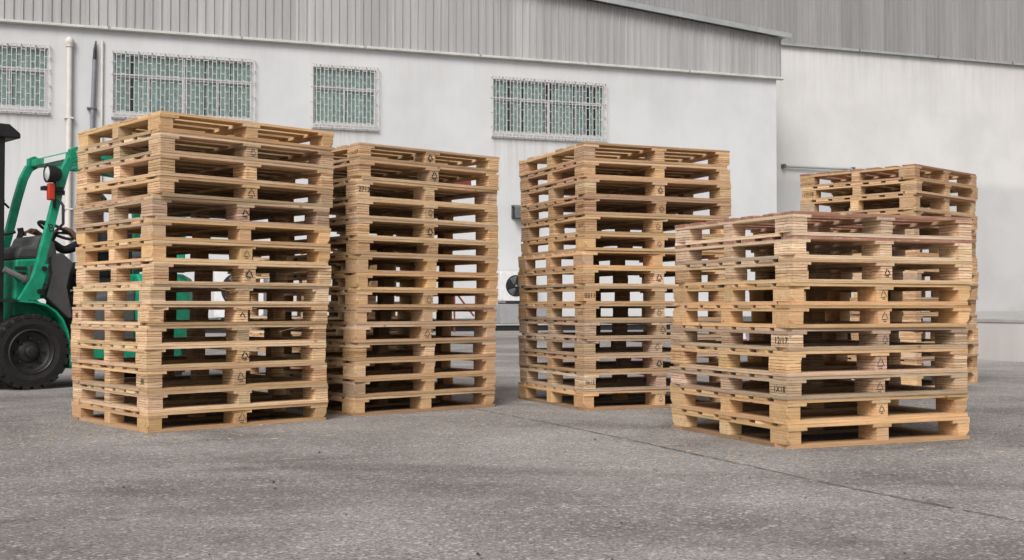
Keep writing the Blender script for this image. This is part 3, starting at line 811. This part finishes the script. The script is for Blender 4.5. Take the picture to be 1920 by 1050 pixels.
sa = stack('the tall stack beside the green forklift', 'pallets stacked beside the forklift', A, 'oyptgooyyppptyo',
      {1: [('rec', 't')], 3: [('rec', 't')], 4: [('rec', 'b')], 6: [('rec', 'f')], 7: [('rec', 'b')], 9: [('rec', 'o'), ('leftfar', 'IIII', .045, 1)], 11: [('rec', 'b')], 12: [('rec', 't'), ('left', 'IIII', .045, 1)], 14: [('rec', 'f')]})
stack('the tall stack second from the left', 'pallets in the second stack', B, 'ttypttoonnntnno',
      {0: [('rec', 'b'), ('left', '11/17', .040, 1)], 1: [('rec', 'b')], 2: [('right', '2712', .046)], 3: [('rec', 't'), ('left', '10/17', .040, 1)], 4: [('rec', 'b')], 8: [('rec', 'f')], 10: [('rec', 'f')]})
stack('the tall stack third from the left', 'pallets in the third stack', C, 'tttdtoottdggdgo',
      {2: [('rec', 'b')], 3: [('rec', 't'), ('left', '11/17', .040)], 4: [('rec', 't'), ('left', '01/17', .036, 1)], 5: [('rec', 't')], 7: [('rec', 'b')], 8: [('right', '0311', .044)], 9: [('rec', 't'), ('left', '11/17', .036, 1)], 10: [('rec', 't')], 11: [('rec', 't')], 12: [('rec', 'b')], 13: [('right', '0612', .036)], 14: [('rec', 't')]})
stack('the short stack in front', 'pallets in the short front stack', D, 'wwyoogtgoo',
      {2: [('rec', 'b')], 3: [('rec', 'f')], 4: [('rec', 't')], 5: [('rec', 't'), ('left', '12/17', .050)], 6: [('rec', 'f')], 7: [('rec', 't'), ('left', '1X18', .046)], 8: [('rec', 't')]}, reds=(0, 1))
stack('the stack behind the short one', 'pallets in the rear right stack', E, 'dtntdttntdttntn', {1: [('leftfar', '17/18', .046)], }, reds=(0,))
F = [(-1.60+.008*math.sin(i*2.1), 9.25, 41+.7*math.sin(i*1.3), .1247) for i in range(10)]
ORD_save = ORD[:]
stack('the low stack hidden behind the two left stacks', 'pallets in the hidden rear stack', F, 'ytytyytyty', {})

# splinters and a broken slat in the stack beside the forklift
def splinter(parent, pts, w):
    mb = MB(); mb.bar(pts, w, w*.4, side=(0, 1, 0)); o = mb.build('splinter', M['wood'], parent); o.color = (.62, .45, .27, .2)
for k, x0, s_ in ((8, .42, 1), (8, .62, -1), (9, .55, 1), (10, .50, 1), (10, .98, -1)):
    pal = sa[k]; h = [q for q in A][14-k][3]
    splinter(pal, [(x0, -.004, h-T_DECK-.004), (x0+.06*s_, -.010, h-T_DECK-.016), (x0+.13*s_, -.02, h-T_DECK-.018+.01*s_)], .005)
pal = sa[13]
mb = MB(); mb.bar([(.62, .30, .027), (.80, .40, .060), (1.02, .52, .080)], .035, .009, side=(-.4, .9, 0)); o = mb.build('broken_slat', M['wood'], pal); o.color = (.55, .37, .2, .3)

# ================================================================== FORKLIFT
FY = R(224)
lf = Vector((-math.sin(FY), math.cos(FY), 0))
fk = empty('forklift', Vector((-4.178, 10.12, 0)) - lf*.55, FY)
tag(fk, 'green forklift truck with black mast partly hidden behind the left stack', 'forklift')
def wheel(parent, x, y, r, w, sgn):
    wt = MB()
    prof = [(r*.60, -w*.42), (r*.74, -w*.5), (r*.93, -w*.47), (r*.985, -w*.34), (r*.985, w*.34), (r*.93, w*.47), (r*.74, w*.5), (r*.60, w*.42), (r*.60, -w*.42)]
    wt.lathe(prof, 48, (0, 0, 0))
    for i in range(22):      # tread lugs
        a = 2*math.pi*i/22
        for sd_, da in ((1, 0), (-1, math.pi/22)):
            m_ = Matrix.Rotation(-(a+da), 4, 'Y')
            wt.box(r*.90, r*1.0, (.02 if sd_ > 0 else -w*.5), (w*.5 if sd_ > 0 else -.02), -r*.085, r*.085, mat=m_)
    hub = empty('wheel', (x, y, r), 0, parent)
    wt.build('tyre', M['rubber'], hub, False)
    rm = MB(); q = sgn
    rm.lathe([(r*.61, q*w*.43), (r*.575, q*w*.46), (r*.55, q*w*.42), (r*.52, q*w*.22), (r*.47, q*w*.16), (r*.30, q*w*.12), (r*.24, q*w*.20), (r*.10, q*w*.26), (0, q*w*.26)], 40)
    rm.build('rim', M['rim'], hub, True)
    hb = MB(); hb.lathe([(r*.15, q*w*.22), (r*.15, q*w*.42), (r*.11, q*w*.46), (0, q*w*.46)], 20); hb.build('hub_cap', M['rim'], hub, True)
    for i in range(8):
        a = 2*math.pi*i/8; b = MB(); b.lathe([(.014, q*w*.10), (.014, q*w*.26), (0, q*w*.27)], 6, (r*.36*math.cos(a), 0, r*.36*math.sin(a))); b.build('wheel_nut', M['rim'], hub)
    return hub
for sg in (1, -1): wheel(fk, 0, .45*sg, .330, .20, sg)
for sg in (1, -1): wheel(fk, -1.30, .40*sg, .235, .15, sg)
# chassis and side panels
mb = MB(); mb.prism([(.09, .22), (.09, .78), (-.10, .80), (-.36, .64), (-.42, .42), (-1.0, .40), (-1.0, .20), (-.30, .16)], -.33, .33); mb.build('chassis', M['green'], fk, bevel=.015)
for sg in (1, -1):
    # curved fender plate over the front wheel
    pts = [(.12, .775), (-.02, .765), (-.12, .74), (-.21, .68), (-.275, .60), (-.315, .50), (-.335, .38), (-.345, .20)]
    f_ = MB(); f_.sweep([(a, .435*sg, b) for a, b in pts], [(-.105, -.009), (.105, -.009), (.105, .009), (-.105, .009)], (0, 1, 0)); f_.build('fender', M['green'], fk, True)
    f_ = MB(); f_.prism([(-.352, .17), (-.352, .42), (-.50, .36), (-1.02, .36), (-1.02, .17)], *( (.30, .50) if sg > 0 else (-.50, -.30))); f_.build('step', M['green'], fk, bevel=.012)
    f_ = MB(); f_.box(-.98, -.40, .345*sg-.0 if sg > 0 else -.50, .50 if sg > 0 else -.345, .362, .385); f_.build('step_mat', M['black'], fk)
# front scuttle panel with louvres and plate
mb = MB(); mb.prism([(.085, .782), (.07, 1.14), (-.22, 1.16), (-.26, .80)], -.34, .34); mb.build('scuttle', M['green'], fk, bevel=.02)
for k in range(3):
    l_ = MB(); l_.box(-.02, .08, .341, .352, .965+k*.045, .990+k*.045); l_.build('louvre', M['dark'], fk)
l_ = MB(); l_.box(-.16, -.05, .341, .350, .955, 1.09); l_.build('data_plate', M['greyplastic'], fk)
# grey cowl, dashboard and side trim
mb = MB(); mb.prism([(.06, 1.142), (.055, 1.20), (.02, 1.26), (-.10, 1.27), (-.13, 1.36), (-.22, 1.375), (-.30, 1.30), (-.33, 1.16)], -.26, .30); mb.build('cowl', M['greyplastic'], fk, bevel=.03)
mb = MB(); mb.prism([(-.16, .805), (-.21, 1.02), (-.19, 1.17), (-.30, 1.21), (-.40, 1.12), (-.37, 1.02), (-.345, .90), (-.40, .62), (-.36, .62)], .355, .455); mb.build('side_trim', M['greyplastic'], fk, bevel=.012)
# overhead guard
for sg in (1, -1):
    y = .47*sg
    pil = MB()
    pil.sweep([(.005, y, .782), (-.09, y, 1.10), (-.165, y, 1.40), (-.245, y, 1.74), (-.30, y, 1.94), (-.35, y, 2.045), (-.43, y, 2.10), (-.55, y, 2.115), (-1.25, y, 2.06), (-1.36, y, 2.02), (-1.42, y, 1.93), (-1.45, y, 1.6), (-1.44, y, 1.05)],
              [(-.028, -.038), (.028, -.038), (.028, .038), (-.028, .038)], (0, 1, 0))
    p_ = pil.build('guard_pillar', M['green'], fk, bevel=.008)
    gs = MB(); gs.prism([(.10, .784), (-.075, .784), (-.155, 1.10), (-.09, 1.10)], y-.022 if sg > 0 else y-.03, y+.03 if sg > 0 else y+.022); gs.build('gusset', M['green'], p_)
    for (bx, bz) in ((-.075, .86), (-.115, 1.06)):
        b = MB(); b.lathe([(.022, 0), (.022, .016*sg), (0, .018*sg)], 14, (bx, y+.032*sg, bz)); b.build('bolt', M['black'], p_, True)
mb = MB(); mb.box(-.44, -.36, -.44, .44, 2.06, 2.13); mb.build('guard_header', M['green'], fk, bevel=.01)
for sg in (1, -1):
    e = MB(); e.prism([(-.34, 2.05), (-.34, 2.14), (-.40, 2.17), (-.46, 2.14), (-.46, 2.07)], .44 if sg > 0 else -.50, .50 if sg > 0 else -.44); e.build('lifting_lug', M['green'], fk, bevel=.006)
mb = MB(); mb.box(-1.30, -1.22, -.44, .44, 2.03, 2.085); mb.build('guard_rear_bar', M['green'], fk, bevel=.01)
for k in range(7):
    b = MB(); x = -.52-k*.11; b.box(x-.02, x+.02, -.44, .44, 2.065, 2.095); b.build('guard_slat', M['green'], fk)
st = MB(); st.box(-.3585, -.3565, -.12, .36, 2.065, 2.115); st.build('warning_strip', M['white'], fk)
# lamps on the near pillar
b = MB(); b.box(-.21, -.19, .50, .515, 1.60, 1.98); b.box(-.29, -.21, .50, .515, 1.72, 1.76); b.build('lamp_bracket', M['black'], fk)
lp = MB(); lp.lathe([(0, -.09), (.05, -.085), (.078, -.03), (.082, .03), (.070, .035), (.068, .02)], 20); lpo = lp.build('work_lamp', M['black'], fk, True, loc=(-.15, .53, 1.90), rot=(0, 0, R(-90)))
ln = MB(); ln.lathe([(.0685, .02), (.05, .032), (0, .038)], 20); ln.build('lens', M['lens'], lpo, True)
ind = MB(); ind.box(-.185, -.125, .505, .56, 1.665, 1.815); ind.build('indicator', M['orange'], fk, bevel=.012)
b = MB(); b.box(-.27, -.10, .44, .53, 1.755, 1.79) ; b.build('clamp', M['black'], fk)
gh = MB(); gh.tube([(-.235, .52, 1.68), (-.255, .56, 1.62), (-.255, .565, 1.46), (-.215, .52, 1.40)], .013, 8); gh.build('grab_handle', M['black'], fk, True)
# mirror on the far pillar
mi = MB(); mi.box(-.01, .01, -.075, .075, -.105, .105); mi.build('mirror', M['black'], fk, bevel=.008, loc=(-.02, -.42, 1.80), rot=(0, R(28), R(25)))
mi = MB(); mi.tube([(-.17, -.47, 1.66), (-.10, -.46, 1.72), (-.03, -.42, 1.78)], .011, 8); mi.build('mirror_arm', M['black'], fk, True)
# steering wheel, column, levers
sw = MB(); ctr = Vector((-.40, .06, 1.43)); ax = Vector((-.45, 0, .89)).normalized(); u = Vector((0, 1, 0)); v = ax.cross(u)
sw.tube([ctr+(u*math.cos(2*math.pi*i/28)+v*math.sin(2*math.pi*i/28))*.165 for i in range(28)], .015, 8, side=tuple(ax), closed=True)
for k in range(3):
    a = k*2*math.pi/3+.5; sw.bar([ctr-ax*.02, ctr+(u*math.cos(a)+v*math.sin(a))*.16], .03, .012, side=(0, 1, .1))
sw.tube([ctr-ax*.02, ctr-ax*.30], .03, 10); sw.build('steering_wheel', M['black'], fk, True)
lv = MB()
for y in (-.30, -.25, -.20): lv.tube([(-.16, y, 1.28), (-.20, y, 1.42), (-.19, y, 1.46)], .010, 6)
lv.build('hydraulic_levers', M['black'], fk, True)
gb = MB(); gb.tube([(.02, -.28, 1.22), (.03, -.28, 1.33), (-.02, -.27, 1.385), (-.14, -.22, 1.42)], .015, 8); gb.build('dash_rail', M['black'], fk, True)
bt = text_mesh('B', .10, M['ink']); bb = link('lettering', bt, fk, (-.175, .500, 1.42), (R(90), R(-14), R(180))); 
bp = MB(); bp.box(-.205, -.14, .4985, .4992, 1.35, 1.49); 
# mast
for sg in (1, -1):
    r1 = MB(); y = .33*sg; r1.box(.185, .34, y-.05, y+.05, .06, 2.24); r1.box(.205, .32, y-.085*sg-.03, y-.085*sg+.03, .08, 2.20); r1.build('mast_rail', M['black'], fk, bevel=.006)
mb = MB(); mb.prism([(.065, 2.20), (.065, 2.245), (.16, 2.32), (.37, 2.32), (.37, 2.20)], -.42, .42); mb.build('mast_crosshead', M['black'], fk, bevel=.012)
for z_ in (.30, 1.30):
    mb = MB(); mb.box(.20, .28, -.21, .21, z_, z_+.10); mb.build('mast_crossbar', M['black'], fk)
mb = MB(); mb.tube([(.25, 0, .10), (.25, 0, 2.15)], .045, 12); mb.build('lift_cylinder', M['black'], fk, True)
for sg in (1, -1):
    mb = MB(); mb.tube([(.20, .42*sg, 1.05), (-.00, .42*sg, .955)], .028, 10); mb.build('tilt_rod', M['chrome'], fk, True)
    mb = MB(); mb.tube([(.03, .42*sg, .968), (-.15, .42*sg, .885)], .045, 12); mb.build('tilt_cylinder', M['greyplastic'], fk, True)
    mb = MB(); mb.box(.373, .41, (.20 if sg > 0 else -.30), (.30 if sg > 0 else -.20), .05, .62); mb.box(.41, 1.40, (.20 if sg > 0 else -.30), (.30 if sg > 0 else -.20), .05, .09); mb.build('fork', M['black'], fk)
mb = MB(); mb.box(.345, .371, -.42, .42, .12, .62); mb.build('fork_carriage', M['black'], fk)
mb = MB(); mb.box(.11, .30, .32, .54, .765, .785); mb.build('mud_flap', M['dark'], fk)
# counterweight and engine hood
def loft(name, secs, mat, parent, bevel=0):
    mb = MB(); k = len(secs[0][1])
    for x, ring in secs: mb.v += [(x, y, z) for y, z in ring]
    for i in range(len(secs)-1):
        for q in range(k): r = (q+1) % k; mb.face((i*k+q, i*k+r, (i+1)*k+r, (i+1)*k+q))
    mb.face(range(k)); mb.face(range((len(secs)-1)*k, len(secs)*k))
    return mb.build(name, mat, parent, True, bevel)
def ring(w, z0, z1, ch=.08): return [(-w, z0), (w, z0), (w, z1-ch), (w-ch, z1), (-w+ch, z1), (-w, z1-ch)]
loft('counterweight', [(-1.02, ring(.50, .20, 1.03)), (-1.30, ring(.50, .22, 1.05)), (-1.52, ring(.46, .26, 1.04)), (-1.66, ring(.36, .32, 1.0)), (-1.71, ring(.24, .38, .95))], M['green'], fk, .012)
loft('engine_hood', [(-.50, ring(.30, .42, .80, .05)), (-.60, ring(.38, .40, .86, .06)), (-1.0, ring(.40, .42, .92, .06)), (-1.015, ring(.40, .42, .92, .06))], M['greyplastic'], fk, .01)
loft('seat_cushion', [(-.55, ring(.20, .88, .96, .03)), (-.62, ring(.24, .90, 1.01, .04)), (-.98, ring(.24, .93, .99, .04))], M['black'], fk, .01)
mb = MB(); mb.prism([(-.96, .995), (-1.0, 1.46), (-1.08, 1.46), (-1.08, .995)], -.23, .23); mb.build('seat_back', M['black'], fk, bevel=.03)
gt = MB(); gt.lathe([(0, -.33), (.11, -.32), (.15, -.27), (.15, .27), (.11, .32), (0, .33)], 20, (-1.42, 0, 1.22)); gt.build('gas_bottle', M['gas'] if 'gas' in M else M['greypipe'], fk, True)

# ================================================================== DRIVER (one skinned body)
def driver():
    vs, rad, ed = [], [], []
    def V_(p, r): vs.append(Vector(p)); rad.append(r); return len(vs)-1
    def chain(a, L):
        for p, r in L:
            b = V_(p, r); ed.append((a, b)); a = b
        return a
    pel = V_((-.86, 0, 1.06), .125)
    ch = chain(pel, [((-.875, 0, 1.17), .125), ((-.87, 0, 1.30), .14)])
    nb_ = chain(ch, [((-.85, 0, 1.43), .10), ((-.835, .0, 1.495), .055), ((-.815, .0, 1.57), .070), ((-.80, .0, 1.645), .088), ((-.80, 0, 1.70), .070)])
    for sg, elbow, wrist, palm, fdir in ((1, (-.70, .27, 1.22), (-.52, .20, 1.38), (-.46, .18, 1.43), Vector((.75, -.35, .15))), (-1, (-.62, -.28, 1.26), (-.38, -.25, 1.40), (-.31, -.235, 1.435), Vector((.9, .1, -.1)))):
        sh = chain(ch, [((-.86, .13*sg, 1.39), .075), ((-.85, .195*sg, 1.365), .062), (tuple(Vector((-.85, .195*sg, 1.365)).lerp(Vector(elbow), .5)), .052), (elbow, .044), (tuple(Vector(elbow).lerp(Vector(wrist), .5)), .040), (wrist, .028), (palm, .034)])
        fdir.normalize(); sidev = Vector((0, 0, 1)).cross(fdir).normalized(); dn = fdir.cross(sidev)
        kn = chain(sh, [(tuple(Vector(palm)+fdir*.035), .030)])
        for q, ln in enumerate((.058, .068, .064, .050)):
            o_ = Vector(palm)+fdir*.05+sidev*(.026-.0173*q)
            chain(kn, [(tuple(o_), .010), (tuple(o_+fdir*ln*.5-dn*.004), .0092), (tuple(o_+fdir*ln*.8+dn*-.022), .0085), (tuple(o_+fdir*ln*.7+dn*-.042), .008)])
        o_ = Vector(palm)+fdir*.0+sidev*.034*sg*-1
        chain(sh, [(tuple(o_), .012), (tuple(o_+fdir*.028-sidev*.016*sg-dn*.010), .0105), (tuple(o_+fdir*.050-sidev*.012*sg-dn*.024), .009)])
        hp_ = chain(pel, [((-.84, .10*sg, 1.045), .10), ((-.64, .13*sg, 1.075), .085), ((-.47, .14*sg, 1.055), .066), ((-.45, .14*sg, .90), .058), ((-.44, .14*sg, .74), .045), ((-.43, .14*sg, .64), .042), ((-.33, .14*sg, .60), .038), ((-.27, .14*sg, .59), .030)])
    me = bpy.data.meshes.new('body'); me.from_pydata([tuple(v) for v in vs], ed, []); me.update()
    o = bpy.data.objects.new('body', me); col.objects.link(o)
    sk = o.modifiers.new('skin', 'SKIN'); sk.use_smooth_shade = True
    for i, sv in enumerate(me.skin_vertices[0].data): sv.radius = (rad[i], rad[i]); sv.use_root = (i == 0)
    sb = o.modifiers.new('sub', 'SUBSURF'); sb.levels = sb.render_levels = 2
    dg = bpy.context.evaluated_depsgraph_get()
    m2 = bpy.data.meshes.new_from_object(o.evaluated_get(dg)); bpy.data.objects.remove(o)
    m2.materials.clear(); m2.materials.append(M['shirt']); m2.materials.append(M['skin'])
    for p in m2.polygons:
        c = p.center
        p.material_index = 1 if c.z > 1.475 or (c.z > 1.33 and c.x > -.535 and c.y > 0) or (c.x > -.40 and c.y < 0 and c.z > 1.3) else 0
        p.use_smooth = True
    pr = empty('person', fk.location, FY); tag(pr, 'driver in dark clothes and camouflage cap sitting in the forklift', 'person')
    link('body', m2, pr)
    cp = MB(); cp.lathe([(.104, -.02), (.108, .02), (.100, .07), (.07, .105), (0, .115)], 24, (-.805, 0, 1.69), 'z')
    n = len(cp.v)
    ringp = [(-.805+math.cos(a)*.105, math.sin(a)*.105, 1.682) for a in [(-1.1+2.2*i/8) for i in range(9)]]
    out_ = [(-.805+math.cos(a)*.105+.085*math.cos(a*.7), math.sin(a)*.115, 1.668) for a in [(-1.1+2.2*i/8) for i in range(9)]]
    for i in range(8): cp.quad(ringp[i], ringp[i+1], out_[i+1], out_[i])
    c_ = cp.build('cap', M['camo'], pr, True); so = c_.modifiers.new('s', 'SOLIDIFY'); so.thickness = .006
    for sg in (1, -1):
        e = MB(); e.lathe([(0, -.010), (.008, -.007), (.011, 0), (.008, .007), (0, .010)], 10, (-.724, .034*sg, 1.625)); e.build('eye', M['dark'], pr, True)
        e = MB(); e.lathe([(0, -.012), (.022, -.008), (.026, 0), (.02, .008), (0, .01)], 12, (-.80, .092*sg, 1.61)); e.build('ear', M['skin'], pr, True)
    e = MB(); e.tube([(-.722, 0, 1.64), (-.698, 0, 1.598), (-.715, 0, 1.588)], .013, 8, scale=[.6, 1.1, .8]); e.build('nose', M['skin'], pr, True)
    e = MB(); e.box(-.728, -.712, -.022, .022, 1.557, 1.563); e.build('mouth', M['shirt'], pr)
driver()

# ------------------------------------------------------------------ litter on the yard
mb = MB(); rr = random.Random(5)
def bit(x, y, s_):
    a = rr.uniform(0, 6.3); m_ = Matrix.Translation((x, y, .0)) @ Matrix.Rotation(a, 4, 'Z') @ Matrix.Rotation(rr.uniform(-.25, .25), 4, 'X')
    n = len(mb.v); k = 6
    for q in range(k): t_ = 2*math.pi*q/k; mb.v.append(tuple(m_ @ Vector((s_*math.cos(t_)*rr.uniform(.7, 1.3), s_*.5*math.sin(t_), .001+s_*.15))))
    mb.v.append(tuple(m_ @ Vector((0, 0, .004+s_*.5))))
    for q in range(k): mb.face((n+q, n+(q+1) % k, n+k))
for (x, y) in [(-.98, 4.79), (-.94, 4.62), (-1.55, 4.65), (-.95, 5.75), (-2.5, 4.8), (1.0, 4.9), (.62, 3.2), (-.1, 3.4), (.45, 6.3)]: bit(x, y, rr.uniform(.008, .013))
for i in range(160):
    y = rr.uniform(2.3, 9); bit(rr.uniform(-.5, .5)*y, y, rr.uniform(.0025, .006))
tag(mb.build('ground_litter', M['joint']), 'small dark stones and bits scattered on the yard', 'litter', kind='stuff')

mb = MB(); rr = random.Random(9)
for i in range(70):
    cx, cy = rr.choice(((-2.08, 6.64), (-1.04, 7.66), (.5, 8.08), (1.4, 5.9)))
    a = rr.uniform(0, 6.28); L = rr.uniform(.006, .022); w = rr.uniform(.002, .004)
    x, y = cx+rr.uniform(-.9, 1.1), cy-rr.uniform(.08, .6)+abs(rr.uniform(-.4, .4))*.2
    mb.box(-L, L, -w, w, .001, .004, mat=Matrix.Translation((x, y, 0)) @ Matrix.Rotation(a, 4, 'Z'))
o = mb.build('wood_chips', M['wood']); o.color = (.62, .46, .3, .1)
tag(o, 'small wood splinters lying on the yard around the stacks', 'splinters', kind='stuff')
